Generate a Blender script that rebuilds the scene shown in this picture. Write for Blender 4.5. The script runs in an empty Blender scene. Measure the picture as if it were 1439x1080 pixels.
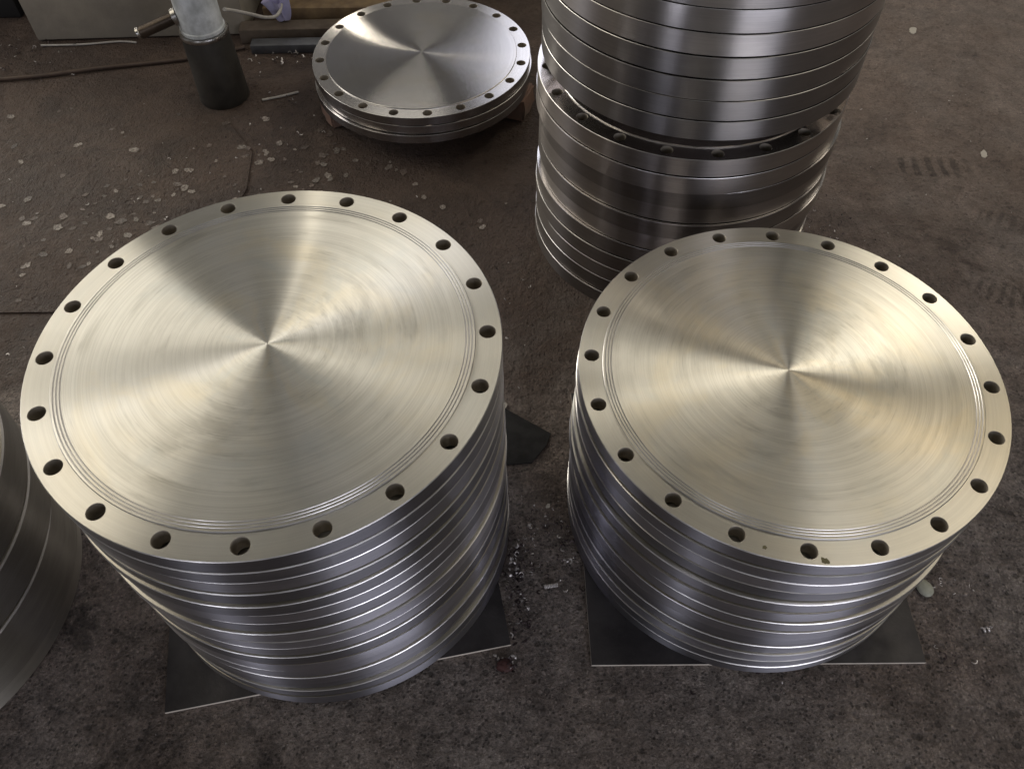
import bpy, bmesh, math, random
from mathutils import Vector, Matrix
sc = bpy.context.scene
COL = sc.collection
rnd = random.Random(11)

# ------------------------------------------------------------------ camera
CAM_H = 1.695
PITCH, ROLL = 0.926100159, -0.0135930957
cam_d = bpy.data.cameras.new('camera')
cam_d.sensor_width = 36.0
cam_d.lens = 36.0 * 1153.68 / 1439.0
cam_d.clip_start, cam_d.clip_end = 0.05, 200.0
cam = bpy.data.objects.new('camera', cam_d)
COL.objects.link(cam)
fwd = Vector((0, math.cos(PITCH), -math.sin(PITCH)))
up0 = Vector((0, math.sin(PITCH), math.cos(PITCH)))
rt0 = Vector((1, 0, 0))
c_, s_ = math.cos(ROLL), math.sin(ROLL)
rt = rt0 * c_ + up0 * s_
up = up0 * c_ - rt0 * s_
m = Matrix((rt, up, -fwd)).transposed().to_4x4()
m.translation = Vector((0, 0, CAM_H))
cam.matrix_world = m
sc.camera = cam

# ------------------------------------------------------------------ world, lamps, exposure
sc.render.engine = 'CYCLES'
sc.cycles.use_adaptive_sampling = False
sc.cycles.sampling_pattern = 'TABULATED_SOBOL'
sc.cycles.sample_clamp_indirect = 1.5
sc.cycles.blur_glossy = 1.0
sc.view_settings.view_transform = 'Standard'
sc.view_settings.look = 'None'
sc.view_settings.exposure = 0.12
sc.view_settings.gamma = 1.0
w = bpy.data.worlds.new('World'); sc.world = w; w.use_nodes = True
bg = w.node_tree.nodes['Background']
bg.inputs[0].default_value = (1.0, 0.96, 0.92, 1)
bg.inputs[1].default_value = 0.075

def window_light(name, loc, target, sx, sy, radiance, color):
    """a rectangular window / roof light of the workshop"""
    l = bpy.data.lights.new(name, 'AREA')
    l.shape = 'RECTANGLE'; l.size = sx; l.size_y = sy
    l.energy = radiance * math.pi * sx * sy
    l.color = color
    o = bpy.data.objects.new(name, l); COL.objects.link(o)
    o.location = loc
    d = Vector(target) - Vector(loc)
    o.rotation_euler = d.to_track_quat('-Z', 'Y').to_euler()
    return o
WARM = (1.0, 0.915, 0.755); COOL = (0.86, 0.88, 1.0); NEUT = (1.0, 0.95, 0.84)
RZ = 4.695                                   # height of the roof lights
for x, y, sx, sy, rad, col in ((4.18, 5.40, 2.03, 1.55, 7.4, WARM), 
                               (-1.22, 5.95, 1.50, 2.8, 1.75, NEUT), (3.30, 3.48, 0.91, 0.67, 3.4, (1.0, .84, .58)),
                               (-3.90, 1.72, 1.44, 3.68, 2.45, WARM), (4.10, 1.2, 4.40, 3.24, 0.75, WARM),
                               (-0.68, 3.47, 1.73, 0.55, 1.5, NEUT), (-2.28, 3.42, 0.98, 0.47, 2.3, NEUT),
                               (2.50, 8.6, 1.0, 6.2, 0.8, WARM)):
    window_light('roof_light', (x, y, RZ), (x, y, 0), sx, sy, rad, col)
window_light('tall_window', (1.46, 12.0, 6.2), (1.46, 0, 6.2), 2.90, 7.0, 1.6, COOL)
window_light('window_slot', (-2.78, 12.0, 3.88), (-2.78, 0, 3.88), 0.12, 1.63, 62.0, WARM)
window_light('side_window', (-8.8, 5.1, 4.6), (0, 1.0, .6), 4.7, 2.9, 4.6, NEUT)
window_light('side_window', (-8.8, 9.9, 4.6), (0, 1.0, .6), 3.4, 3.4, 8.2, NEUT)
# openings behind the camera
window_light('doorway', (3.7, -6.0, 2.6), (3.7, 0, 2.6), 4.4, 3.6, 4.2, COOL)
window_light('doorway', (-4.1, -6.0, 2.4), (-4.1, 0, 2.4), 1.2, 3.0, 5.0, COOL)
window_light('side_window', (-8.0, 2.6, 2.6), (0, 2.6, 2.6), 1.6, 2.4, 3.0, COOL)

# ------------------------------------------------------------------ helpers
def link(name, me, mats=(), parent=None, loc=None, rz=None):
    o = bpy.data.objects.new(name, me); COL.objects.link(o)
    if me is not None and not me.materials:
        for x in mats: me.materials.append(x)
    if parent is not None: o.parent = parent
    if loc is not None: o.location = loc
    if rz is not None: o.rotation_euler = (0, 0, rz)
    return o
def tag(o, label=None, cat=None, group=None, kind=None):
    if label: o['label'] = label
    if cat: o['category'] = cat
    if group: o['group'] = group
    if kind: o['kind'] = kind
    return o
def finish(bm, name, angle=30, smooth=True):
    bmesh.ops.remove_doubles(bm, verts=bm.verts, dist=1e-5)
    bmesh.ops.recalc_face_normals(bm, faces=bm.faces)
    lim = math.radians(angle)
    if smooth:
        for f in bm.faces: f.smooth = True
        for e in bm.edges:
            if len(e.link_faces) == 2 and e.calc_face_angle(0) > lim: e.smooth = False
    me = bpy.data.meshes.new(name); bm.to_mesh(me); bm.free()
    return me
def lathe(bm, prof, n=128, mat=0, axis=None, origin=(0, 0, 0)):
    """revolve (r, z) profile about z, optionally turned so z -> axis"""
    q = Vector((0, 0, 1)).rotation_difference(Vector(axis)) if axis is not None else None
    o = Vector(origin); rings = []
    for r, z in prof:
        if r < 1e-6:
            p = Vector((0, 0, z)); p = (q @ p if q else p) + o
            rings.append([bm.verts.new(p)])
        else:
            ring = []
            for i in range(n):
                a = 2 * math.pi * i / n
                p = Vector((r * math.cos(a), r * math.sin(a), z)); p = (q @ p if q else p) + o
                ring.append(bm.verts.new(p))
            rings.append(ring)
    for A, B in zip(rings, rings[1:]):
        for i in range(n):
            j = (i + 1) % n
            if len(A) == 1 and len(B) == 1: continue
            if len(A) == 1: f = bm.faces.new((A[0], B[i], B[j]))
            elif len(B) == 1: f = bm.faces.new((A[i], A[j], B[0]))
            else: f = bm.faces.new((A[i], A[j], B[j], B[i]))
            f.material_index = mat
def tube(bm, pts, r, n=8, mat=0, cap=True):
    pts = [Vector(p) for p in pts]; rings = []
    for i, p in enumerate(pts):
        t = (pts[min(i + 1, len(pts) - 1)] - pts[max(i - 1, 0)]).normalized()
        a = t.cross(Vector((0, 0, 1)))
        if a.length < 1e-3: a = t.cross(Vector((1, 0, 0)))
        a.normalize(); b = t.cross(a)
        rr = r[i] if isinstance(r, (list, tuple)) else r
        rings.append([bm.verts.new(p + (a * math.cos(2 * math.pi * k / n) + b * math.sin(2 * math.pi * k / n)) * rr) for k in range(n)])
    for A, B in zip(rings, rings[1:]):
        for k in range(n):
            f = bm.faces.new((A[k], A[(k + 1) % n], B[(k + 1) % n], B[k])); f.material_index = mat
    if cap:
        bm.faces.new(rings[0][::-1]).material_index = mat; bm.faces.new(rings[-1]).material_index = mat
def prism(bm, poly, z0, z1, bev=0.0, mat=0):
    """upright prism over polygon (list of xy), optional small bevel"""
    b = [bm.verts.new((x, y, z0)) for x, y in poly]; t = [bm.verts.new((x, y, z1)) for x, y in poly]
    fs = [bm.faces.new(b[::-1]), bm.faces.new(t)]
    n = len(poly)
    for i in range(n): fs.append(bm.faces.new((b[i], b[(i + 1) % n], t[(i + 1) % n], t[i])))
    for f in fs: f.material_index = mat
    if bev > 0:
        bmesh.ops.bevel(bm, geom=list({e for f in fs for e in f.edges}), offset=bev, segments=2, profile=0.5, affect='EDGES')
def box(bm, c, d, rz=0, bev=0.0, mat=0):
    ca, sa = math.cos(rz), math.sin(rz); hx, hy, hz = d[0] / 2, d[1] / 2, d[2] / 2
    poly = [(c[0] + x * ca - y * sa, c[1] + x * sa + y * ca) for x, y in ((-hx, -hy), (hx, -hy), (hx, hy), (-hx, hy))]
    prism(bm, poly, c[2] - hz, c[2] + hz, bev, mat)

# ------------------------------------------------------------------ materials
class NT:
    def __init__(s, name):
        s.m = bpy.data.materials.new(name); s.m.use_nodes = True
        s.t = s.m.node_tree; s.n = s.t.nodes; s.b = s.n['Principled BSDF']
    def new(s, typ, **k):
        x = s.n.new(typ)
        for a, v in k.items(): setattr(x, a, v)
        return x
    def set(s, sock, v):
        if isinstance(v, bpy.types.NodeSocket): s.t.links.new(v, sock)
        else: sock.default_value = v
    def val(s, v): x = s.new('ShaderNodeValue'); x.outputs[0].default_value = v; return x.outputs[0]
    def math(s, op, a, b=0.0, c=0.0, clamp=False):
        x = s.new('ShaderNodeMath', operation=op); x.use_clamp = clamp
        s.set(x.inputs[0], a); s.set(x.inputs[1], b); s.set(x.inputs[2], c); return x.outputs[0]
    def coord(s, kind='Object'): return s.new('ShaderNodeTexCoord').outputs[kind]
    def sep(s, v): x = s.new('ShaderNodeSeparateXYZ'); s.set(x.inputs[0], v); return x.outputs
    def comb(s, x=0.0, y=0.0, z=0.0):
        c = s.new('ShaderNodeCombineXYZ'); s.set(c.inputs[0], x); s.set(c.inputs[1], y); s.set(c.inputs[2], z); return c.outputs[0]
    def noise(s, vec, scale, detail=3.0, rough=0.5, dist=0.0, out=0):
        x = s.new('ShaderNodeTexNoise'); s.set(x.inputs['Vector'], vec); x.inputs['Scale'].default_value = scale
        x.inputs['Detail'].default_value = detail; x.inputs['Roughness'].default_value = rough; x.inputs['Distortion'].default_value = dist
        return x.outputs[out]
    def ramp(s, v, lo, hi, a=0.0, b=1.0, smooth=True):
        x = s.new('ShaderNodeMapRange'); x.interpolation_type = 'SMOOTHSTEP' if smooth else 'LINEAR'
        s.set(x.inputs[0], v); s.set(x.inputs[1], lo); s.set(x.inputs[2], hi); s.set(x.inputs[3], a); s.set(x.inputs[4], b)
        return x.outputs[0]
    def mix(s, f, a, b):
        x = s.new('ShaderNodeMix', data_type='RGBA'); s.set(x.inputs[0], f)
        for i, v in ((6, a), (7, b)): s.set(x.inputs[i], v if isinstance(v, bpy.types.NodeSocket) else (*v, 1))
        return x.outputs[2]
    def mul(s, v, k): x = s.new('ShaderNodeVectorMath', operation='MULTIPLY'); s.set(x.inputs[0], v); s.set(x.inputs[1], k); return x.outputs[0]
    def bump(s, h, strength, dist, normal=None):
        x = s.new('ShaderNodeBump'); x.inputs['Strength'].default_value = strength; x.inputs['Distance'].default_value = dist
        s.set(x.inputs['Height'], h)
        if normal is not None: s.set(x.inputs['Normal'], normal)
        return x.outputs[0]

def simple(name, col, rough=0.6, metal=0.0, var=0.25, scale=12.0, bump=0.0, bscale=60.0, col2=None, coord='Object'):
    k = NT(name); v = k.coord(coord)
    n = k.noise(v, scale, 5, 0.6)
    c2 = col2 or tuple(x * (1 - var) for x in col)
    k.set(k.b.inputs['Base Color'], k.mix(k.ramp(n, .3, .7), col, c2))
    k.set(k.b.inputs['Roughness'], k.ramp(k.noise(v, scale * 2.3, 3), .3, .7, rough * .85, min(1, rough * 1.15)))
    k.b.inputs['Metallic'].default_value = metal
    if bump: k.set(k.b.inputs['Normal'], k.bump(k.noise(v, bscale, 5, .65), bump, .004))
    return k.m

def turned_steel(name, face, col, col2, a_long, a_short, smear=0.0, line_bump=0.12, rand=True):
    """lathe-turned steel: highlights spread across the tool marks, which run round the axis.
    face=True: marks are circles on a flat face; False: marks run round a rim"""
    k = NT(name); v = k.coord(); x, y, z = k.sep(v)
    oi = k.new('ShaderNodeObjectInfo').outputs['Random']
    r = k.math('SQRT', k.math('ADD', k.math('MULTIPLY', x, x), k.math('MULTIPLY', y, y)))
    ang = k.math('ARCTAN2', y, x)
    sx = k.math('SINE', ang); cx = k.math('COSINE', ang)
    off = k.math('MULTIPLY', oi, 37.0)
    if face:
        u = k.comb(k.math('MULTIPLY', r, 420.0), k.math('ADD', k.math('MULTIPLY', sx, .45), off), k.math('MULTIPLY', cx, .45))
        u2 = k.comb(k.math('MULTIPLY', r, 120.0), k.math('ADD', k.math('MULTIPLY', sx, .5), off), k.math('MULTIPLY', cx, .5))
        tang = k.comb(x, y, 0.0)
    else:
        u = k.comb(k.math('MULTIPLY', z, 1500.0), k.math('ADD', k.math('MULTIPLY', sx, 2.0), off), k.math('MULTIPLY', cx, 2.0))
        u2 = k.comb(k.math('ADD', k.math('MULTIPLY', z, 30.0), off), k.math('MULTIPLY', sx, 3.0), k.math('MULTIPLY', cx, 3.0))
        tang = k.comb(0.0, 0.0, 1.0)
    fine = k.noise(u, 1.0, 4, .7); broad = k.noise(u2, 1.0, 4, .6)
    vt = k.new('ShaderNodeVectorTransform', vector_type='VECTOR', convert_from='OBJECT', convert_to='WORLD'); k.set(vt.inputs[0], tang)
    k.set(k.b.inputs['Tangent'], vt.outputs[0])
    aspect2 = a_short / a_long
    k.b.inputs['Anisotropic'].default_value = (1 - aspect2) / .9
    rough = math.sqrt(math.sqrt(a_long * a_short))
    rv = k.math('MULTIPLY', k.ramp(broad, .3, .7, .97, 1.04), rough)
    k.set(k.b.inputs['Roughness'], rv)
    k.b.inputs['Metallic'].default_value = 1.0
    f = k.ramp(k.math('ADD', k.math('MULTIPLY', fine, .6), k.math('MULTIPLY', broad, .4)), .40, .60)
    base = k.mix(f, col, col2)
    if face:   # faint gold and grey tints lying in arcs
        tv = k.comb(k.math('MULTIPLY', r, 7.0), k.math('ADD', k.math('MULTIPLY', sx, 1.2), k.math('MULTIPLY', oi, 91.0)), k.math('MULTIPLY', cx, 1.2))
        t1 = k.ramp(k.noise(tv, 1.0, 4, .6, .5), .46, .68); t2 = k.ramp(k.noise(tv, 1.3, 4, .6, .5, 1), .50, .68)
        ts = .46 if smear > .3 else .2
        base = k.mix(k.math('MULTIPLY', t1, ts), base, (.80, .71, .53))
        base = k.mix(k.math('MULTIPLY', t2, ts), base, (.60, .62, .60))
    if smear > 0:   # oily wipe marks and dust left on the faces
        s1 = k.ramp(k.noise(v, 4.0, 3, .5, .3), .40, .68)
        s3 = k.ramp(k.noise(k.comb(k.math('MULTIPLY', r, 30.0), k.math('ADD', k.math('MULTIPLY', sx, 1.6), off), k.math('MULTIPLY', cx, 1.6)), 1.0, 4, .6, .3), .42, .66)
        s4 = k.ramp(k.noise(k.comb(k.math('MULTIPLY', r, 260.0), k.math('ADD', k.math('MULTIPLY', sx, 5.0), off), k.math('MULTIPLY', cx, 5.0)), 1.0, 2, .5), .55, .70)
        mask = k.math('ADD', k.math('MULTIPLY', k.math('MULTIPLY', s1, s3), .75), k.math('MULTIPLY', k.math('MULTIPLY', s4, s3), .4), clamp=True)
        base = k.mix(k.math('MULTIPLY', mask, smear), base, (.36, .34, .29))
    if rand:
        hv = k.new('ShaderNodeHueSaturation'); k.set(hv.inputs['Color'], base)
        k.set(hv.inputs['Value'], k.ramp(oi, 0, 1, .96, 1.04, False) if face else k.ramp(oi, 0, 1, .56, 1.16, False)); base = hv.outputs[0]
    k.set(k.b.inputs['Base Color'], base)
    if line_bump: k.set(k.b.inputs['Normal'], k.bump(fine, line_bump, .0006))
    return k.m

M = {}
M['face_warm'] = turned_steel('turned_steel_face', True, (.785, .757, .685), (.675, .648, .58), .24, .0285, line_bump=0, smear=.62)
M['face_far'] = turned_steel('fine_turned_steel_face', True, (.88, .85, .83), (.82, .79, .775), .050, .0050, smear=.10, line_bump=0)
M['ring_warm'] = turned_steel('turned_steel_bolt_ring', True, (.745, .715, .64), (.69, .66, .59), .22, .034, smear=.2, line_bump=0)
M['ring_far'] = turned_steel('fine_turned_steel_bolt_ring', True, (.86, .83, .81), (.80, .77, .755), .07, .02, line_bump=0)
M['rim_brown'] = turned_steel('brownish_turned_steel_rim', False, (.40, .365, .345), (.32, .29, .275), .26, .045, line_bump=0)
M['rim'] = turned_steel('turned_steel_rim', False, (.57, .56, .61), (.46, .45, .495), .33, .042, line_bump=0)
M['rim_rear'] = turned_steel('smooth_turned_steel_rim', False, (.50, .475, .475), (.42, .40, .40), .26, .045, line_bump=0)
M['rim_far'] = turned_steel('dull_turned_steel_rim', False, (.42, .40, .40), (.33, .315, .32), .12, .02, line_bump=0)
M['edge'] = simple('bright_chamfer', (.70, .68, .66), .34, 1.0, .15)
M['blank_edge'] = simple('dull_chamfer', (.50, .47, .42), .5, 1.0, .2)
M['bore'] = simple('drilled_bore', (.46, .41, .34), .5, .6, .4, 30)
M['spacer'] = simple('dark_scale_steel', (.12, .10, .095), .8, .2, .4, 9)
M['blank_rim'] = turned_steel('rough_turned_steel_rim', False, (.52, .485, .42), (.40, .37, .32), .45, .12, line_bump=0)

# ------------------------------------------------------------------ flanges
NH = 20
def sector_ring(bm, RI, RO_, RB, RH, z, up_face, mat):
    """annulus RI..RO_ with NH round holes at z; returns ordered hole loops, outer and inner loops"""
    PH = 32; hw = math.pi / NH; holes = []
    # outline of one sector in polar form, seen from the hole centre
    outl = []
    for k in range(PH):
        a = 2 * math.pi * (k + .5) / PH; dx, dy = math.cos(a), math.sin(a)   # dx radial, dy tangential
        lo, hi = 0.0, 1.0
        def inside(t):
            X, Y = RB + dx * t, dy * t; R = math.hypot(X, Y)
            return RI <= R <= RO_ and abs(math.atan2(Y, X)) <= hw
        for _ in range(40):
            md = (lo + hi) / 2
            if inside(md): lo = md
            else: hi = md
        outl.append((RB + dx * lo, dy * lo, a))
    # exact corners
    corners = []
    for R in (RO_, RI):
        for sg in (1, -1):
            X, Y = R * math.cos(hw), R * math.sin(hw) * sg
            corners.append((X, Y, math.atan2(Y, X - RB) % (2 * math.pi)))
    outl = sorted(outl + corners, key=lambda p: p[2])
    n = len(outl)
    for s in range(NH):
        t = 2 * math.pi * s / NH; ct, st = math.cos(t), math.sin(t)
        rot = lambda X, Y: (X * ct - Y * st, X * st + Y * ct, z)
        ov = [bm.verts.new(rot(p[0], p[1])) for p in outl]
        hv = [bm.verts.new(rot(RB + RH * math.cos(p[2]), RH * math.sin(p[2]))) for p in outl]
        for i in range(n):
            j = (i + 1) % n
            f = bm.faces.new((hv[i], ov[i], ov[j], hv[j])); f.material_index = mat
        holes.append([v.co.copy() for v in hv])
    outer = []; inner = []
    for s in range(NH):
        t = 2 * math.pi * s / NH
        for p in sorted(outl, key=lambda p: math.atan2(p[1], p[0])):
            R = math.hypot(p[0], p[1]); A = math.atan2(p[1], p[0]) + t
            if abs(R - RO_) < 1e-6: outer.append(A)
            if abs(R - RI) < 1e-6: inner.append(A)
    return holes, outer, inner

def uniq(a):
    b = sorted(x % (2 * math.pi) for x in a); out = []
    for x in b:
        if not out or x - out[-1] > 1e-5: out.append(x)
    if 2 * math.pi - out[-1] + out[0] < 1e-5: out.pop()
    return out

def flange_body(name, RO_, RB, RH, RS, T, ch, mats, cone=0.0):
    """flange plate: drilled rim, hub under the raised face. slots: 0 face, 1 rim, 2 chamfer, 3 bore"""
    bm = bmesh.new(); cb = .0006
    ht, outer, inner = sector_ring(bm, RS, RO_ - ch, RB, RH + cb, T, True, 0)
    hb, _, _ = sector_ring(bm, RS, RO_ - ch, RB, RH + cb, 0, False, 0)
    for loop in ht:
        c = sum(loop, Vector()) / len(loop); n = len(loop)
        dz = [(RH + cb, T), (RH, T - cb), (RH, cb), (RH + cb, 0)]
        rings = [[bm.verts.new(Vector((c.x, c.y, zz)) + Vector((p.x - c.x, p.y - c.y, 0)).normalized() * rr) for p in loop] for rr, zz in dz]
        # circle centre differs from vertex mean: recompute from true hole centre
        ctr = Vector((c.x, c.y, 0)).normalized() * RB
        for (rr, zz), ring in zip(dz, rings):
            for p, vtx in zip(loop, ring):
                d = Vector((p.x - ctr.x, p.y - ctr.y, 0)).normalized()
                vtx.co = Vector((ctr.x, ctr.y, zz)) + d * rr
        for q, (A, B) in enumerate(zip(rings, rings[1:])):
            for i in range(n):
                j = (i + 1) % n
                f = bm.faces.new((A[i], A[j], B[j], B[i])); f.material_index = 3
    oa = uniq(outer); n = len(oa)
    prof = [(RO_ - ch, T), (RO_ + cone, T - ch), (RO_ - cone, ch), (RO_ - ch, 0)]
    rings = [[bm.verts.new((r * math.cos(a), r * math.sin(a), z)) for a in oa] for r, z in prof]
    for q, (A, B) in enumerate(zip(rings, rings[1:])):
        for i in range(n):
            j = (i + 1) % n
            f = bm.faces.new((A[i], A[j], B[j], B[i])); f.material_index = 1 if q == 1 else 2
    ia = uniq(inner)
    for z in (0, T):
        vs = [bm.verts.new((RS * math.cos(a), RS * math.sin(a), z)) for a in ia]
        f = bm.faces.new(vs); f.material_index = 0
    me = finish(bm, name, 25)
    for x in mats: me.materials.append(x)
    return me

def raised_face(name, RS, H, grooves, mats):
    bm = bmesh.new()
    prof = [(RS - .0006, 0), (RS - .0006, H - .001), (RS - .0018, H)]
    for g in grooves: prof += [(g + .0013, H), (g + .0002, H - .0013), (g - .0002, H - .0013), (g - .0013, H)]
    prof += [(RS * .75, H), (RS * .5, H), (RS * .25, H), (RS * .06, H), (0.0015, H), (0, H - .0008)]
    lathe(bm, prof, 192)
    for f in bm.faces:
        c = f.calc_center_median()
        rc = math.hypot(c.x, c.y); f.material_index = 1 if rc > RS - .0019 or any(abs(rc - g) < .0012 for g in grooves) else 0
    me = finish(bm, name, 20)
    for x in mats: me.materials.append(x)
    return me

def flange_set(tagname, RO_, RB, RH, RS, T, ch, face, rim, grooves, ring=None):
    """three plates that differ a little in edge chamfer and rim draft, one raised face"""
    bodies = [flange_body('flange_plate_' + tagname, RO_, RB, RH, RS, T, ch * cs * .8, [ring or face, rim, M['edge'], M['bore']], cone)
              for cs, cone in ((1, 0), (.85, .0006), (.95, -.0006), (1.15, .0002), (.9, -.0003))]
    return bodies, raised_face('raised_face_' + tagname, RS, .003, grooves, [face, M['edge'] if ring else face])
GR = (.3370, .3318, .3266)
near = flange_set('near', .387, .3625, .0138, .3432, .0332, .0016, M['face_warm'], M['rim'], GR, M['ring_warm'])
rear = flange_set('rear', .387, .3625, .0138, .3432, .0465, .0010, M['face_far'], M['rim_rear'], GR)
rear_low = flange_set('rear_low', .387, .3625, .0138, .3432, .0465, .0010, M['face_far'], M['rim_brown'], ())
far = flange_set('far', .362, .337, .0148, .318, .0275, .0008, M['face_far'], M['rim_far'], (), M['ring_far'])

ORD = ['top', 'second', 'third', 'fourth', 'fifth', 'sixth', 'seventh', 'eighth', 'ninth', 'tenth', 'eleventh', 'twelfth', 'thirteenth', 'fourteenth', 'fifteenth', 'sixteenth', 'seventeenth', 'eighteenth']
def stack(meshes, n, pitch, top_z, centre, phase, offs, where, group, top_label, lead):
    bodies, face_me = meshes; proto = None
    for i in range(n):
        ox, oy = offs(i)
        z = top_z - pitch * (i + 1)
        ph = phase if i == 0 else phase + rnd.uniform(0, 6.28)
        if proto is None:
            root = link('steel_flange', None); b = link('flange_plate', bodies[0], parent=root); f = link('raised_face', face_me, parent=root, loc=(0, 0, lead))
            proto = (root, b, f)
        else:
            root = proto[0].copy(); COL.objects.link(root)
            for ch in proto[1:]:
                c = ch.copy(); COL.objects.link(c); c.parent = root
                if ch is proto[1]: c.data = rnd.choice(bodies)
        root.location = (centre[0] + ox, centre[1] + oy, z); root.rotation_euler = (0, 0, ph)
        if i == 0: lab = top_label
        elif i == n - 1: lab = 'steel flange at the bottom of the ' + where
        else: lab = 'steel flange, %s from the top of the %s' % (ORD[i], where)
        tag(root, lab, 'flange', group)
        root.empty_display_size = .05

def jit(a): return lambda i: (0, 0) if i == 0 else (rnd.uniform(-a, a), rnd.uniform(-a, a))
# plates under the two front stacks
PZ = 0.008
# left front stack: 17 flanges
Hl = CAM_H - 1.0396
p_l = (Hl - .0332 - PZ) / 16
stack(near, 17, p_l, Hl + p_l - .0332, (-.4013, .8706), 1.6313, jit(.0038), 'left front stack', 'flanges stacked at front left',
      'big round steel flange with bolt holes, top of the left front stack', .0332)
Hr = CAM_H - 1.20048
p_r = (Hr - .0332 - PZ) / 12
def offs_r(i):
    base = (0, 0) if i < 2 else (.003, .002) if i < 4 else (-.005, -.004) if i < 6 else (.000, -.010)
    if i == 0: return (0, 0)
    return (base[0] + rnd.uniform(-.002, .002), base[1] + rnd.uniform(-.002, .002))
stack(near, 13, p_r, Hr + p_r - .0332, (.5105, .9253), 1.4506, offs_r, 'right front stack', 'flanges stacked at front right',
      'big round steel flange with bolt holes, top of the right front stack', .0332)
# rear stack, lower part
RC = (.4623, 1.878)
Hq = CAM_H - 1.160
def offs_q(i):
    if i == 0: return (0, 0)
    g = (0, 0) if i < 2 else (.010, .004) if i < 6 else (.004, .0)
    return (g[0] + rnd.uniform(-.004, .004), g[1] + rnd.uniform(-.004, .004))
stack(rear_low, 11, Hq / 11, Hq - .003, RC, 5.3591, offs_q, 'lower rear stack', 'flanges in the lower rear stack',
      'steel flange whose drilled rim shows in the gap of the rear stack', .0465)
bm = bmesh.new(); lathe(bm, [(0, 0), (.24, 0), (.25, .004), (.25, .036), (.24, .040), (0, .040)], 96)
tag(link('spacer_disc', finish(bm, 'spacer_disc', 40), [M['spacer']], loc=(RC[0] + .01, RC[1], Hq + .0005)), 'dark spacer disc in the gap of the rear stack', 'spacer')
zb = Hq + .041
nU = 10
stack(rear, nU, .0497, zb + .0497 * nU, (.470, 1.885), .4, jit(.0018), 'upper rear stack', 'flanges in the upper rear stack',
      'topmost steel flange of the tall rear stack', .0465)
# far low stack on bricks
FZ = .177
stack(far, 3, .0305, FZ, (-.2862, 2.5314), .7373, jit(.006), 'low stack at the back', 'flanges on bricks at the back',
      'round steel flange lying on top of the low stack at the back', .0275)
# stack of thick blanks at the left edge
def blank(T, R=.387):
    bm = bmesh.new()
    lathe(bm, [(0, 0), (R - .003, 0), (R, .003), (R, T - .003), (R - .003, T), (R - .04, T), (R - .041, T + .002), (0, T + .002)], 192)
    for f in bm.faces:
        nz = abs(f.normal.z) if f.normal.length else 0
        f.normal_update(); nz = abs(f.normal.z)
        f.material_index = 0 if nz > .9 else 2 if .2 < nz else 1
    me = finish(bm, 'thick_blank', 25)
    for x in (M['face_warm'], M['blank_rim'], M['blank_edge']): me.materials.append(x)
    return me
zz = 0.0
for i, (T, ox, oy) in enumerate(((.048, -.010, -.002), (.132, 0, 0), (.098, .0, .012), (.098, -.004, .02), (.11, -.01, .01))):
    o = link('steel_blank', blank(T), loc=(-1.332 + ox, .712 + oy, zz)); zz += T + .0025
    tag(o, 'thick steel disc at the left edge, %s of its stack' % ['bottom', 'second from the bottom', 'third from the bottom', 'second from the top', 'top'][i], 'steel disc', 'thick discs stacked at the left edge')

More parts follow.
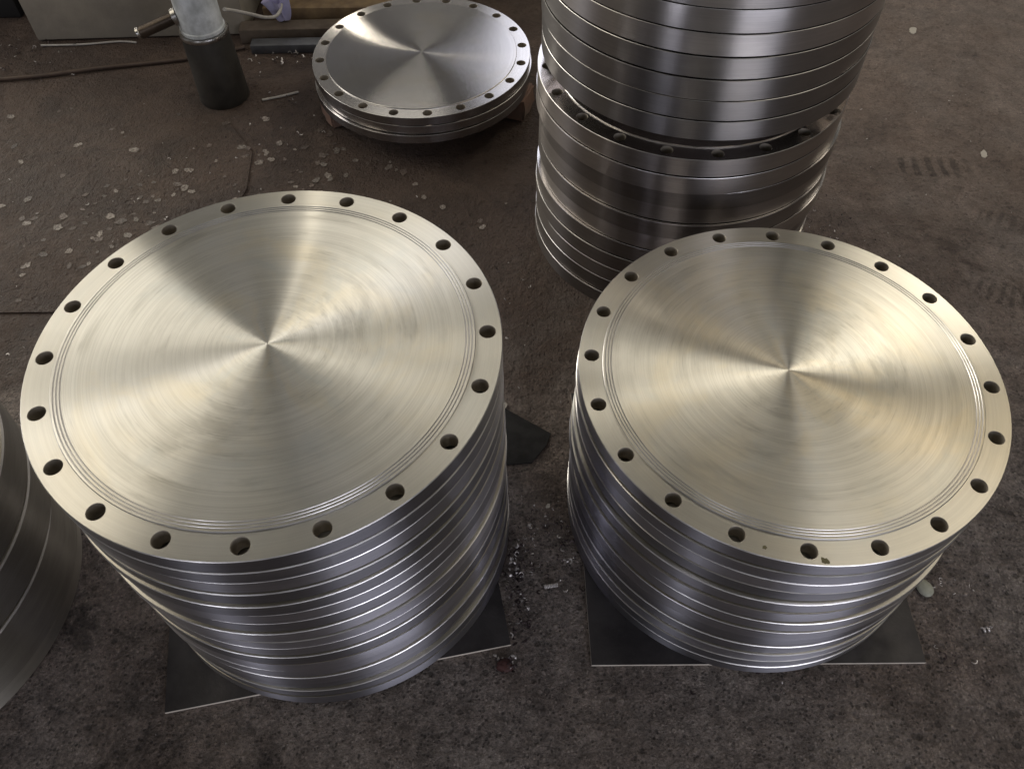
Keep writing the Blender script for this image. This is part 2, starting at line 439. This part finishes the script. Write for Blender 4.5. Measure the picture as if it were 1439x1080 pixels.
# ------------------------------------------------------------------ floor
def floor_material():
    k = NT('oily_concrete'); v = k.coord(); x, y, z = k.sep(v)
    big = k.noise(v, 1.3, 6, .65, .3); mid = k.noise(v, 6.0, 6, .65); fine = k.noise(v, 60.0, 5, .7); grit = k.noise(v, 240.0, 3, .7)
    gray = k.mix(k.ramp(mid, .35, .68), (.350, .300, .268), (.220, .182, .160))
    gray = k.mix(k.math('MULTIPLY', k.ramp(fine, .45, .75), .55), gray, (.24, .215, .20))
    brown = k.mix(k.ramp(mid, .3, .7), (.225, .160, .122), (.140, .096, .073))
    c = k.mix(k.ramp(big, .42, .62), gray, k.mix(.5, gray, brown))
    # oil-soaked ground in the back left
    edge = k.math('ADD', k.math('MULTIPLY', big, .9), k.math('MULTIPLY', mid, .35))
    oil = k.math('MULTIPLY', k.ramp(k.math('ADD', y, edge), 1.7, 2.2), k.ramp(k.math('SUBTRACT', x, edge), .25, -.75))
    c = k.mix(oil, c, k.mix(k.ramp(mid, .3, .7), (.038, .021, .016), (.080, .048, .034)))
    # patches of oil further off
    sp = k.ramp(k.noise(v, 2.6, 7, .68, .7), .57, .66)
    c = k.mix(k.math('MULTIPLY', sp, .72), c, (.035, .027, .023))
    c = k.mix(k.math('MULTIPLY', k.ramp(y, .9, 2.0), .62), c, k.mix(k.ramp(k.noise(v, 3.2, 7, .66, .8), .38, .64), (.155, .112, .088), (.088, .064, .052)))
    # dried boot prints
    def prints(cx, cy, ang, L, W, n):
        ca, sa = math.cos(ang), math.sin(ang)
        dx = k.math('SUBTRACT', x, cx); dy = k.math('SUBTRACT', y, cy)
        u = k.math('ADD', k.math('MULTIPLY', dx, ca), k.math('MULTIPLY', dy, sa)); q = k.math('SUBTRACT', k.math('MULTIPLY', dy, ca), k.math('MULTIPLY', dx, sa))
        u = k.math('ADD', u, k.math('MULTIPLY', k.math('SUBTRACT', k.noise(v, 9.0, 2), .5), .03))
        e = k.math('ADD', k.math('POWER', k.math('DIVIDE', u, L), 4.0), k.math('POWER', k.math('ABSOLUTE', k.math('DIVIDE', q, W)), 2.5))
        e.node.use_clamp = False
        inside = k.ramp(e, 1.0, .55)
        bars = k.ramp(k.math('SINE', k.math('MULTIPLY', u, n * math.pi / L)), -.5, .7)
        return k.math('MULTIPLY', k.math('MULTIPLY', inside, bars), k.math('MULTIPLY', k.ramp(mid, .25, .6), k.ramp(k.noise(v, 34.0, 5, .7), .28, .52)))
    for a, st in (((1.378, 2.121, -.10, .145, .055, 7), .62), ((1.50, 1.85, -.5, .10, .05, 6), .42), ((1.37, 1.575, -.55, .09, .05, 6), .5)):
        c = k.mix(k.math('MULTIPLY', prints(*a), st), c, (.035, .028, .024))
    g2 = k.noise(v, 130.0, 4, .75); g3 = k.noise(v, 26.0, 6, .72, .4)
    tex = k.math('MULTIPLY', k.ramp(g2, .32, .70, .62, 1.42), k.ramp(g3, .32, .68, .66, 1.34))
    vo = k.new('ShaderNodeTexVoronoi', feature='F1'); k.set(vo.inputs['Vector'], v); vo.inputs['Scale'].default_value = 150.0
    vr = k.sep(vo.outputs['Color'])[0]
    stone = k.math('MULTIPLY', k.ramp(vr, .80, .84), k.ramp(vo.outputs['Distance'], .50, .34))
    pit = k.math('MULTIPLY', k.ramp(vr, .20, .16), k.ramp(vo.outputs['Distance'], .55, .36))
    vo2 = k.new('ShaderNodeTexVoronoi', feature='F1'); k.set(vo2.inputs['Vector'], v); vo2.inputs['Scale'].default_value = 52.0
    vr2 = k.sep(vo2.outputs['Color'])[1]
    stone2 = k.math('MULTIPLY', k.ramp(vr2, .90, .93), k.ramp(vo2.outputs['Distance'], .30, .20))
    pit2 = k.math('MULTIPLY', k.ramp(vr2, .12, .09), k.ramp(vo2.outputs['Distance'], .42, .25))
    tex = k.math('ADD', tex, k.math('ADD', k.math('MULTIPLY', stone, .55), k.math('MULTIPLY', stone2, .6)))
    tex = k.math('MULTIPLY', tex, k.math('SUBTRACT', 1.0, k.math('MULTIPLY', k.math('MAXIMUM', pit, pit2), .5)))
    tex = k.math('ADD', k.math('MULTIPLY', k.math('SUBTRACT', tex, 1.0), k.math('MULTIPLY', k.ramp(oil, 0, 1, 1.0, .6), k.ramp(y, .6, 1.9, 1.0, .45))), 1.0)
    mv = k.new('ShaderNodeVectorMath', operation='SCALE'); k.set(mv.inputs[0], c); k.set(mv.inputs['Scale'], tex); c = mv.outputs[0]
    k.set(k.b.inputs['Base Color'], c)
    rr = k.ramp(mid, .3, .7, .62, .86)
    k.set(k.b.inputs['Roughness'], k.math('SUBTRACT', rr, k.math('MULTIPLY', oil, .20)))
    k.b.inputs['Specular IOR Level'].default_value = .4
    rg = k.ramp(y, 1.6, .7, .35, 1.0)
    h = k.math('ADD', k.math('MULTIPLY', fine, 1.0), k.math('ADD', k.math('MULTIPLY', g2, .5), k.math('ADD', k.math('MULTIPLY', g3, 1.4), k.math('MULTIPLY', k.math('SUBTRACT', k.math('ADD', stone, stone2), k.math('ADD', pit, pit2)), .35))))
    k.set(k.b.inputs['Normal'], k.bump(k.math('MULTIPLY', h, rg), 1.0, .03))
    return k.m
floor_m = floor_material()
bm = bmesh.new()
S = 30
bmesh.ops.create_grid(bm, x_segments=8, y_segments=8, size=S)
tag(link('floor', finish(bm, 'floor', smooth=False), [floor_m]), kind='structure')

# ------------------------------------------------------------------ plates, scraps
plate_m = simple('black_plate_steel', (.058, .053, .053), .5, .25, .5, 9, .4, 45, col2=(.024, .021, .022))
edge_m = simple('cut_plate_edge', (.80, .72, .62), .5, 0, .25, 25)
black_m = simple('black_rubber_scrap', (.014, .013, .013), .8, 0, .3, 9)
def plate(name, poly, t, label, z0=0.0, top=None):
    bm = bmesh.new(); prism(bm, poly, z0, z0 + t)
    bm.normal_update()
    for f in bm.faces: f.material_index = 0 if abs(f.normal.z) > .5 else 1
    me = finish(bm, name, smooth=False)
    return tag(link(name, me, [top or plate_m, top or edge_m]), label, 'plate')
a = math.atan2(.127, .687)
cl = Vector((-.354, .530)); dl = Vector((math.cos(a), math.sin(a))); pl_ = Vector((-dl.y, dl.x))
P4 = [cl - dl * .35, cl + dl * .35, cl + dl * .35 + pl_ * .7, cl - dl * .35 + pl_ * .7]
plate('base_plate', [tuple(p) for p in P4], PZ - .0005, 'black square steel plate under the left front stack', .0003)
plate('base_plate', [(.155, .549), (.838, .545), (.842, 1.235), (.150, 1.238)], PZ - .0005, 'black square steel plate under the right front stack', .0003)
plate('scrap_plate', [(-.10, 1.26), (-.02, 1.198), (.094, 1.120), (.082, 1.085), (.045, 1.036), (-.06, 1.03), (-.12, 1.13)], .003, 'black diamond-shaped scrap sheet on the floor between the front stacks', .0003, black_m)

# ------------------------------------------------------------------ bricks under the far stack
brick_m = simple('worn_red_brick', (.27, .165, .125), .85, 0, .4, 18, .6, 60, col2=(.19, .14, .115))
def rough_block(dims, seed, me_name, bev=.006, amp=.004):
    r = random.Random(seed); bm = bmesh.new()
    bmesh.ops.create_cube(bm, size=1.0)
    for v in bm.verts: v.co = Vector((v.co.x * dims[0], v.co.y * dims[1], v.co.z * dims[2] + dims[2] / 2))
    bmesh.ops.bevel(bm, geom=bm.edges[:], offset=bev, segments=2, affect='EDGES')
    bmesh.ops.subdivide_edges(bm, edges=[e for e in bm.edges if e.calc_length() > .03], cuts=3, use_grid_fill=True)
    for v in bm.verts:
        if v.co.z > .001 and v.co.z < dims[2] - .001: v.co += Vector((r.uniform(-amp, amp), r.uniform(-amp, amp), 0))
    return finish(bm, me_name, 40)
fz0 = FZ - .0305 * 3
tag(link('brick', rough_block((.13, .10, fz0 - .001), 3, 'brick'), [brick_m], loc=(-.560, 2.435, 0), rz=.5), 'broken grey-pink brick under the left side of the low back stack', 'brick')
tag(link('brick', rough_block((.14, .11, fz0 - .001), 5, 'brick'), [brick_m], loc=(.005, 2.46, 0), rz=-.35), 'red brick under the right side of the low back stack', 'brick')
tag(link('brick', rough_block((.20, .10, fz0 - .001), 6, 'brick'), [brick_m], loc=(-.27, 2.80, 0), rz=.05), 'brick under the rear of the low back stack', 'brick')

# ------------------------------------------------------------------ post with stub pipe
white_p = simple('scuffed_white_paint', (.80, .83, .84), .5, 0, .25, 14, .1, 40, col2=(.40, .42, .41))
dark_p = simple('dark_oily_steel', (.052, .046, .038), .6, .1, .5, 10, .2, 30)
steel_p = simple('worn_bright_steel', (.55, .53, .50), .3, 1.0, .3, 20)
rust_p = simple('brown_pipe_steel', (.10, .075, .055), .4, .6, .4, 14)
post = link('lifting_post', None, loc=(-.998, 2.565, 0)); post.scale = (.9, .9, 1.0)
tag(post, 'dark cylindrical post with white upper tube and a stub pipe at the back left', 'post')
bm = bmesh.new(); lathe(bm, [(0, 0), (.094, 0), (.096, .004), (.094, .02), (.086, .232), (.084, .236), (0, .236)], 64)
link('sleeve', finish(bm, 'sleeve', 35), [dark_p], post)
bm = bmesh.new(); lathe(bm, [(.070, .236), (.088, .236), (.089, .239), (.089, .247), (.087, .250), (.072, .250)], 64)
link('collar', finish(bm, 'collar', 35), [steel_p], post)
bm = bmesh.new(); lathe(bm, [(0, .2505), (.078, .2505), (.080, .253), (.080, .262), (.076, .265), (.076, .62), (.072, .625), (0, .625)], 64)
up_t = link('upper_tube', finish(bm, 'upper_tube', 35), [white_p], post)
pa = Vector((-.072, -.02, .302)); pb = Vector((-.218, -.055, .262))
dirp = (pb - pa).normalized(); L = (pb - pa).length
bm = bmesh.new(); lathe(bm, [(0, 0), (.019, 0), (.019, L), (.013, L), (.013, L - .03), (0, L - .03)], 24, axis=dirp, origin=pa)
pipe = link('stub_pipe', finish(bm, 'stub_pipe', 35), [rust_p], post)
bm = bmesh.new(); lathe(bm, [(.0195, L - .010), (.021, L - .008), (.021, L + .001), (.014, L + .001)], 24, axis=dirp, origin=pa)
link('pipe_ring', finish(bm, 'pipe_ring', 35), [steel_p], pipe)
bm = bmesh.new(); lathe(bm, [(.0195, -.004), (.030, -.004), (.030, .012), (.0195, .014)], 24, axis=dirp, origin=pa)
link('pipe_flange', finish(bm, 'pipe_flange', 35), [steel_p], pipe)

# ------------------------------------------------------------------ concrete block, timbers and clutter behind
block_m = simple('dusty_concrete', (.37, .325, .255), .9, 0, .35, 5, .35, 40, col2=(.27, .24, .195))
bm = bmesh.new(); prism(bm, [(-1.78, 2.93), (-.985, 2.955), (-.97, 3.75), (-1.80, 3.75)], .004, .62, .008)
tag(link('concrete_block', finish(bm, 'concrete_block', 40), [block_m]), 'large beige concrete block behind the post at the back left', 'block')
wire_m = simple('pale_wire', (.55, .52, .47), .5, 0, .2, 30)
def smooth_curve(pts, n=10):
    pts = [Vector(p) for p in pts]; out = []
    for i in range(len(pts) - 1):
        p0 = pts[max(i - 1, 0)]; p1 = pts[i]; p2 = pts[i + 1]; p3 = pts[min(i + 2, len(pts) - 1)]
        for k in range(n):
            t = k / n
            out.append(.5 * ((2 * p1) + (p2 - p0) * t + (2 * p0 - 5 * p1 + 4 * p2 - p3) * t * t + (3 * p1 - p0 - 3 * p2 + p3) * t ** 3))
    out.append(pts[-1]); return out
def wire(name, pts, r, mat, label, cat):
    bm = bmesh.new(); tube(bm, smooth_curve(pts), r, 8)
    return tag(link(name, finish(bm, name, 50), [mat]), label, cat)
wire('welding_rod', [(-1.755, 2.895, .006), (-1.60, 2.90, .005), (-1.47, 2.915, .006), (-1.40, 2.91, .004)], .0035, wire_m, 'thin bright metal rod lying along the foot of the concrete block', 'rod')
brown_m = simple('brown_hose_rubber', (.10, .065, .045), .55, 0, .3, 20)
wire('floor_hose', [(-2.35, 2.72, .009), (-1.95, 2.67, .009), (-1.72, 2.685, .009), (-1.48, 2.735, .009), (-1.30, 2.765, .009), (-1.13, 2.80, .009), (-.98, 2.86, .009)], .007, brown_m, 'thin brown cable lying across the oily floor at the back left', 'cable')
wire('white_cable', [(-.92, 2.59, .300), (-.905, 2.66, .255), (-.885, 2.74, .200), (-.862, 2.81, .150), (-.842, 2.87, .120), (-.832, 2.91, .118), (-.83, 2.945, .125)], .006, wire_m, 'off-white cable sagging from the post to a lavender cloth', 'cable')
# lavender cloth
cloth_m = simple('lavender_cloth', (.52, .50, .72), .8, 0, .2, 9)
bm = bmesh.new()
r = random.Random(4); nu, nv = 22, 12
grid = []
for i in range(nu):
    row = []
    for j in range(nv):
        u = i / (nu - 1); vv = j / (nv - 1); an = u * 2 * math.pi
        R = (.030 + .020 * math.sin(an * 3 + vv * 2.2) * vv + .012 * math.sin(an * 5 + 1)) * (1.25 - .9 * vv)
        row.append(bm.verts.new((-.835 + R * math.cos(an) * 1.1 - .02 * (1 - vv), 2.955 + R * math.sin(an), .060 + (1 - vv) * .085)))
    grid.append(row)
for i in range(nu - 1):
    for j in range(nv - 1): bm.faces.new((grid[i][j], grid[i + 1][j], grid[i + 1][j + 1], grid[i][j + 1]))
bmesh.ops.contextual_create(bm, geom=[grid[i][nv - 1] for i in range(nu - 1)])
tag(link('cloth', finish(bm, 'cloth', 70), [cloth_m]), 'crumpled lavender cloth at the end of the white cable', 'cloth')
# timbers
wood_m = simple('stained_timber', (.24, .165, .085), .75, 0, .45, 16, .3, 50, col2=(.13, .085, .05))
wood_g = simple('grey_timber', (.13, .10, .075), .8, 0, .45, 14, .3, 50, col2=(.08, .06, .045))
bm = bmesh.new(); box(bm, (-.55, 3.03, .045), (.74, .09, .085), -.01, .004)
tag(link('timber', finish(bm, 'timber', 40), [wood_m]), 'tan wooden batten behind the low back stack', 'timber')
bm = bmesh.new(); box(bm, (-.60, 2.935, .028), (.80, .07, .055), .02, .004)
tag(link('timber', finish(bm, 'timber', 40), [wood_g]), 'grey-brown wooden batten in front of the tan batten', 'timber')
bar_m = simple('blue_grey_steel_bar', (.16, .165, .18), .5, .6, .3, 18)
bm = bmesh.new(); box(bm, (-.62, 2.855, .017), (.66, .05, .033), .015, .002)
tag(link('steel_bar', finish(bm, 'steel_bar', 40), [bar_m]), 'blue-grey steel bar on the floor in front of the timbers', 'bar')
# dark drum and grey bag behind
navy = simple('dark_blue_paint', (.03, .035, .055), .55, 0, .3, 8)
bm = bmesh.new(); lathe(bm, [(0, 0), (.135, 0), (.140, .006), (.140, .02), (.132, .03), (.132, .26), (.140, .27), (.140, .30), (.13, .31), (0, .31)], 48)
tag(link('drum', finish(bm, 'drum', 35), [navy], loc=(-.80, 3.33, 0)), 'dark blue drum behind the timbers at the back', 'drum')
grey = simple('grey_sheet_metal', (.22, .215, .215), .55, .3, .3, 6)
bm = bmesh.new(); lathe(bm, [(0, -.25), (.115, -.25), (.12, -.245), (.12, .25), (.11, .255), (.10, .25), (0, .25)], 48, axis=(1, .06, 0), origin=(0, 0, .12))
tag(link('roller', finish(bm, 'roller', 35), [grey], loc=(-.44, 3.27, 0)), 'grey cylinder lying behind the timbers at the top edge', 'roller')
blk = simple('black_machine_paint', (.022, .021, .020), .6, 0, .3, 6)
bm = bmesh.new(); box(bm, (-2.35, 3.45, .2), (.9, .7, .4), 0, .01)
tag(link('machine_base', finish(bm, 'machine_base', 40), [blk]), 'black machine base in the dark top left corner', 'machine')
bm = bmesh.new(); box(bm, (-.1, 3.75, .2), (1.7, .5, .4), 0, .01)
tag(link('machine_base', finish(bm, 'machine_base', 40), [blk]), 'black machine base in the dark behind the low back stack', 'machine')

# ------------------------------------------------------------------ chips
def chip_mat(name, c1, c2):
    k = NT(name); v = k.coord(); oi = k.new('ShaderNodeObjectInfo').outputs['Random']
    wv = k.new('ShaderNodeVectorMath', operation='ADD'); k.set(wv.inputs[0], v); k.set(wv.inputs[1], k.comb(k.math('MULTIPLY', oi, 9.0), oi, 0.0))
    f = k.ramp(k.noise(wv.outputs[0], 170.0, 4, .7, .5), .38, .62)
    hv = k.new('ShaderNodeHueSaturation'); k.set(hv.inputs['Color'], k.mix(f, c1, c2)); k.set(hv.inputs['Value'], k.ramp(oi, 0, 1, .55, 1.2, False))
    k.set(k.b.inputs['Base Color'], hv.outputs[0]); k.b.inputs['Roughness'].default_value = .38
    k.set(k.b.inputs['Normal'], k.bump(f, .5, .002))
    return k.m
chip_m = chip_mat('pale_swarf', (.40, .35, .305), (.14, .108, .088))
chip_w = chip_mat('dull_chip', (.21, .165, .137), (.085, .06, .05))
def chip_mesh(seed, R=.012):
    r = random.Random(seed); bm = bmesh.new(); n = 14
    ph = r.uniform(0, 6); k1 = r.uniform(.05, .2)
    ring0 = []; ring1 = []; ring2 = []
    for i in range(n):
        a = 2 * math.pi * i / n; q = R * (1 + k1 * math.sin(2 * a + ph) + .24 * r.uniform(-1, 1))
        lift = .0004 * (1 + math.sin(a * 2 + ph))
        ring0.append(bm.verts.new((q * math.cos(a), q * math.sin(a), 0)))
        ring1.append(bm.verts.new((q * math.cos(a), q * math.sin(a), .0005 + lift)))
        ring2.append(bm.verts.new((q * .55 * math.cos(a), q * .55 * math.sin(a), .0004 + .0004 * r.random())))
    for i in range(n):
        j = (i + 1) % n
        bm.faces.new((ring0[i], ring0[j], ring1[j], ring1[i])); bm.faces.new((ring1[i], ring1[j], ring2[j], ring2[i]))
    bm.faces.new(ring2); bm.faces.new(ring0[::-1])
    return finish(bm, 'chip', 60)
CH = [[chip_mesh(s) for s in range(5)], [chip_mesh(s + 9) for s in range(5)]]
for q, mt in zip(CH, (chip_m, chip_w)):
    for me in q: me.materials.append(mt)
# where they lie: clusters over the oily floor in the back left
spots = []
def scatter(cx, cy, sx, sy, n):
    for _ in range(n):
        spots.append((rnd.gauss(cx, sx), rnd.gauss(cy, sy)))
scatter(-1.10, 1.93, .14, .14, 46); scatter(-.80, 2.02, .28, .16, 24); scatter(-1.35, 2.0, .30, .22, 34)
scatter(-.66, 2.16, .13, .12, 44); scatter(-1.25, 2.35, .35, .12, 26); scatter(-.98, 1.72, .22, .10, 26); scatter(-1.45, 1.75, .2, .12, 22); scatter(-.25, 1.9, .18, .06, 10)
def free(x, y):
    for (cx, cy, R) in ((-.4013, .8706, .40), (.51, .92, .40), (.465, 1.887, .41), (-.972, 2.57, .11), (-1.332, .712, .40), (-.286, 2.531, .33)):
        if math.hypot(x - cx, y - cy) < R: return False
    return True
for x, y in spots:
    if not free(x, y): continue
    fam = 0 if rnd.random() < .42 else 1
    o = link('metal_chip', rnd.choice(CH[fam]), loc=(x, y, .0006), rz=rnd.uniform(0, 6.28))
    s = rnd.choice((.4, .5, .6, .75, .85, .95, 1.15)) * rnd.uniform(.9, 1.1); o.scale = (s, s * rnd.uniform(.7, 1), s)
    tag(o, 'small round pale metal chip on the oily floor at the back left' if fam == 0 else 'small round dull metal chip on the oily floor at the back left', 'metal chip', 'round chips scattered at the back left')
big_m = simple('pale_flake', (.48, .44, .38), .6, 0, .3, 60, coord='Generated')
for x, y, s, lab in ((1.537, 2.922, 2.0, 'pale oval flake on the floor at the top right'), (1.543, 2.182, 1.5, 'pale oval flake beside the boot print at right'),
                     (-.02, 1.205, .9, 'pale flake at the tip of the black scrap between the front stacks'), (.08, .92, .6, 'small pale flake on the floor beside the left side of the right front stack')):
    o = link('flake', chip_mesh(int(s * 10) + 40), [big_m], loc=(x, y, .004 if y == 1.205 else .0006), rz=1.0); o.scale = (s, s * .65, s)
    tag(o, lab, 'flake')
bm = bmesh.new(); bmesh.ops.create_icosphere(bm, subdivisions=3, radius=.019)
for v in bm.verts: v.co = Vector((v.co.x * .85, v.co.y * 1.15, max(v.co.z * .55, -.006) + .0062)) * (1 + .06 * math.sin(v.co.x * 130 + v.co.y * 90))
peb = simple('greenish_pebble', (.40, .40, .32), .7, 0, .2, 60)
tag(link('pebble', finish(bm, 'pebble', 60), [peb], loc=(.885, .705, 0), rz=.4), 'pale greenish pebble on the floor right of the right front stack', 'pebble')
# curled swarf: coils and bits
bright = simple('bright_curl', (.80, .75, .72), .30, .55, .35, 60)
dark_curl = simple('dark_curl', (.10, .075, .075), .35, .7, .6, 60)
def coil(L, R, turns, r, name='swarf_coil'):
    bm = bmesh.new(); n = int(turns * 10)
    tube(bm, [(L * (i / n - .5), R * math.cos(2 * math.pi * turns * i / n), R + R * math.sin(2 * math.pi * turns * i / n) + r) for i in range(n + 1)], r, 6)
    return finish(bm, name, 60)
tag(link('swarf_coil', coil(.030, .0042, 9, .0011), [bright], loc=(.079, .722, 0), rz=.15), 'spring-like metal coil on the floor between the front plates', 'swarf')
tag(link('swarf_coil', coil(.022, .003, 6, .0009), [bright], loc=(-.050, .775, .0), rz=-.55), 'small spring-like curl by the right edge of the left plate', 'swarf')
tag(link('swarf_chunk', coil(.020, .0045, 2.2, .0022, 'swarf_chunk'), [bright], loc=(.986, .612, 0), rz=.1), 'bright curled chip alone on the floor at the right', 'swarf')
def curls(name, spots, label_kind=None):
    r = random.Random(7); bm = bmesh.new()
    for x, y, sx, sy, n, big, zmax in spots:
        for _ in range(n):
            px, py = r.gauss(x, sx), r.gauss(y, sy); pz = r.uniform(.001, zmax)
            a0 = r.uniform(0, 6.28); R = r.uniform(.0006, .0055) * big; arc = r.uniform(.5, 4.0); tilt = r.uniform(-1, 1)
            pts = []
            for q in range(6):
                t = a0 + arc * q / 5
                pts.append((px + R * math.cos(t), py + R * math.sin(t), pz + .001 + abs(R * math.sin(t) * tilt) + .0006 * q * big))
            wd = r.uniform(.0004, .0026) * big; mi = 0 if r.random() < .32 else 1
            prev = None
            for q, p in enumerate(pts):
                d = Vector((math.cos(a0 + arc * q / 5), math.sin(a0 + arc * q / 5), r.uniform(-.4, .8))) * wd
                A, B = bm.verts.new(Vector(p) - d), bm.verts.new(Vector(p) + d + Vector((0, 0, .0003)))
                if prev: bm.faces.new((prev[0], prev[1], B, A)).material_index = mi
                prev = (A, B)
    for v in bm.verts: v.co.z = max(v.co.z, .0008)
    me = finish(bm, name, 60)
    o = link(name, me, [bright, dark_curl]); md = o.modifiers.new('thick', 'SOLIDIFY'); md.thickness = .0005
    return tag(o, kind='stuff')
curls('swarf_shavings', [
    (.003, .745, .012, .05, 65, 1.15, .008), (.03, .80, .03, .05, 60, .9, .007), (.118, .80, .016, .05, 60, 1.0, .008), (.06, .87, .05, .05, 40, .8, .004), (.012, .66, .01, .03, 24, 1.3, .007),
    (-.018, .553, .012, .008, 14, 1.2, .008), (-.028, .565, .01, .01, 8, 1.0, .004), (.898, .553, .02, .015, 14, 1.0, .004), (.92, .72, .03, .02, 10, 1.0, .004), (.55, .50, .04, .03, 18, .9, .004),
    (.36, .53, .02, .015, 6, 1, .003), (-.63, .72, .015, .01, 16, .9, .005), (-.66, .63, .02, .02, 6, .8, .002), (-.60, .58, .008, .012, 5, 1.0, .012),
    (.93, 1.85, .06, .08, 70, .8, .003), (1.3, 1.6, .3, .4, 60, .55, .002), (1.4, 2.4, .35, .4, 70, .7, .002), (.05, 1.3, .12, .15, 24, .8, .002), (-.1, 1.7, .2, .15, 30, .8, .002),
    (-1.85, 2.82, .12, .07, 90, 1.3, .006), (-.82, 2.80, .10, .03, 60, 1.5, .008), (-1.1, 1.95, .3, .3, 150, .8, .007), (-.75, 2.5, .1, .12, 60, .9, .002), (-1.15, 1.35, .15, .2, 40, .8, .003), (.4, .2, .6, .15, 40, .5, .002), (-.3, .3, .5, .12, 40, .5, .002)])
wire('thin_rod', [(-.86, 2.53, .004), (-.80, 2.55, .004), (-.74, 2.575, .004)], .004, wire_m, 'short thin metal rod on the floor beside the foot of the post', 'rod')
# reddish clump by the left plate corner
cl_m = simple('rusty_clump', (.10, .04, .035), .6, .1, .5, 60, .5, 120)
bm = bmesh.new(); bmesh.ops.create_icosphere(bm, subdivisions=3, radius=.016)
r = random.Random(2)
for v in bm.verts: v.co = Vector((v.co.x * 1.1, v.co.y * .9, max(0, v.co.z * .5 + .005))) * (1 + r.uniform(-.12, .12))
tag(link('rust_clump', finish(bm, 'rust_clump', 60), [cl_m], loc=(-.022, .551, 0)), 'dark reddish clump of swarf at the right corner of the left plate', 'swarf')

# thin oily steel sheet on the floor at the back left; its front and right edges show
SHEET = [(-2.9, 1.545), (-1.05, 1.545), (-.90, 1.72), (-.828, 2.055), (-.843, 2.241), (-.95, 2.40), (-2.9, 2.43)]
bm = bmesh.new(); prism(bm, SHEET, .0003, .0045)
tag(link('steel_sheet', finish(bm, 'steel_sheet', smooth=False), [floor_m]), 'dark oily steel sheet lying on the floor at the back left under the scattered chips', 'sheet')
def in_sheet(x, y):
    c = False; n = len(SHEET)
    for i in range(n):
        x1, y1 = SHEET[i]; x2, y2 = SHEET[(i + 1) % n]
        if (y1 > y) != (y2 > y) and x < (x2 - x1) * (y - y1) / (y2 - y1) + x1: c = not c
    return c
for o in list(COL.objects):
    if o.name.startswith('metal_chip') and in_sheet(o.location.x, o.location.y): o.location.z = .0048

# dried olive smudges beside a bolt hole on the right front flange
smudge_m = simple('olive_smudge', (.16, .14, .07), .7, 0, .4, 90, coord='Generated')
for x, y, sc_, lab in ((.4877, .5480, .42, 'olive smudge beside a bolt hole at the front rim of the right front flange'),
                       (.3975, .5725, .26, 'small olive speck left of a bolt hole on the right front flange')):
    o = link('smudge', chip_mesh(70 + int(sc_ * 100)), [smudge_m], loc=(x, y, Hr + .0001), rz=.4); o.scale = (sc_, sc_ * 1.3, .25)
    tag(o, lab, 'smudge')
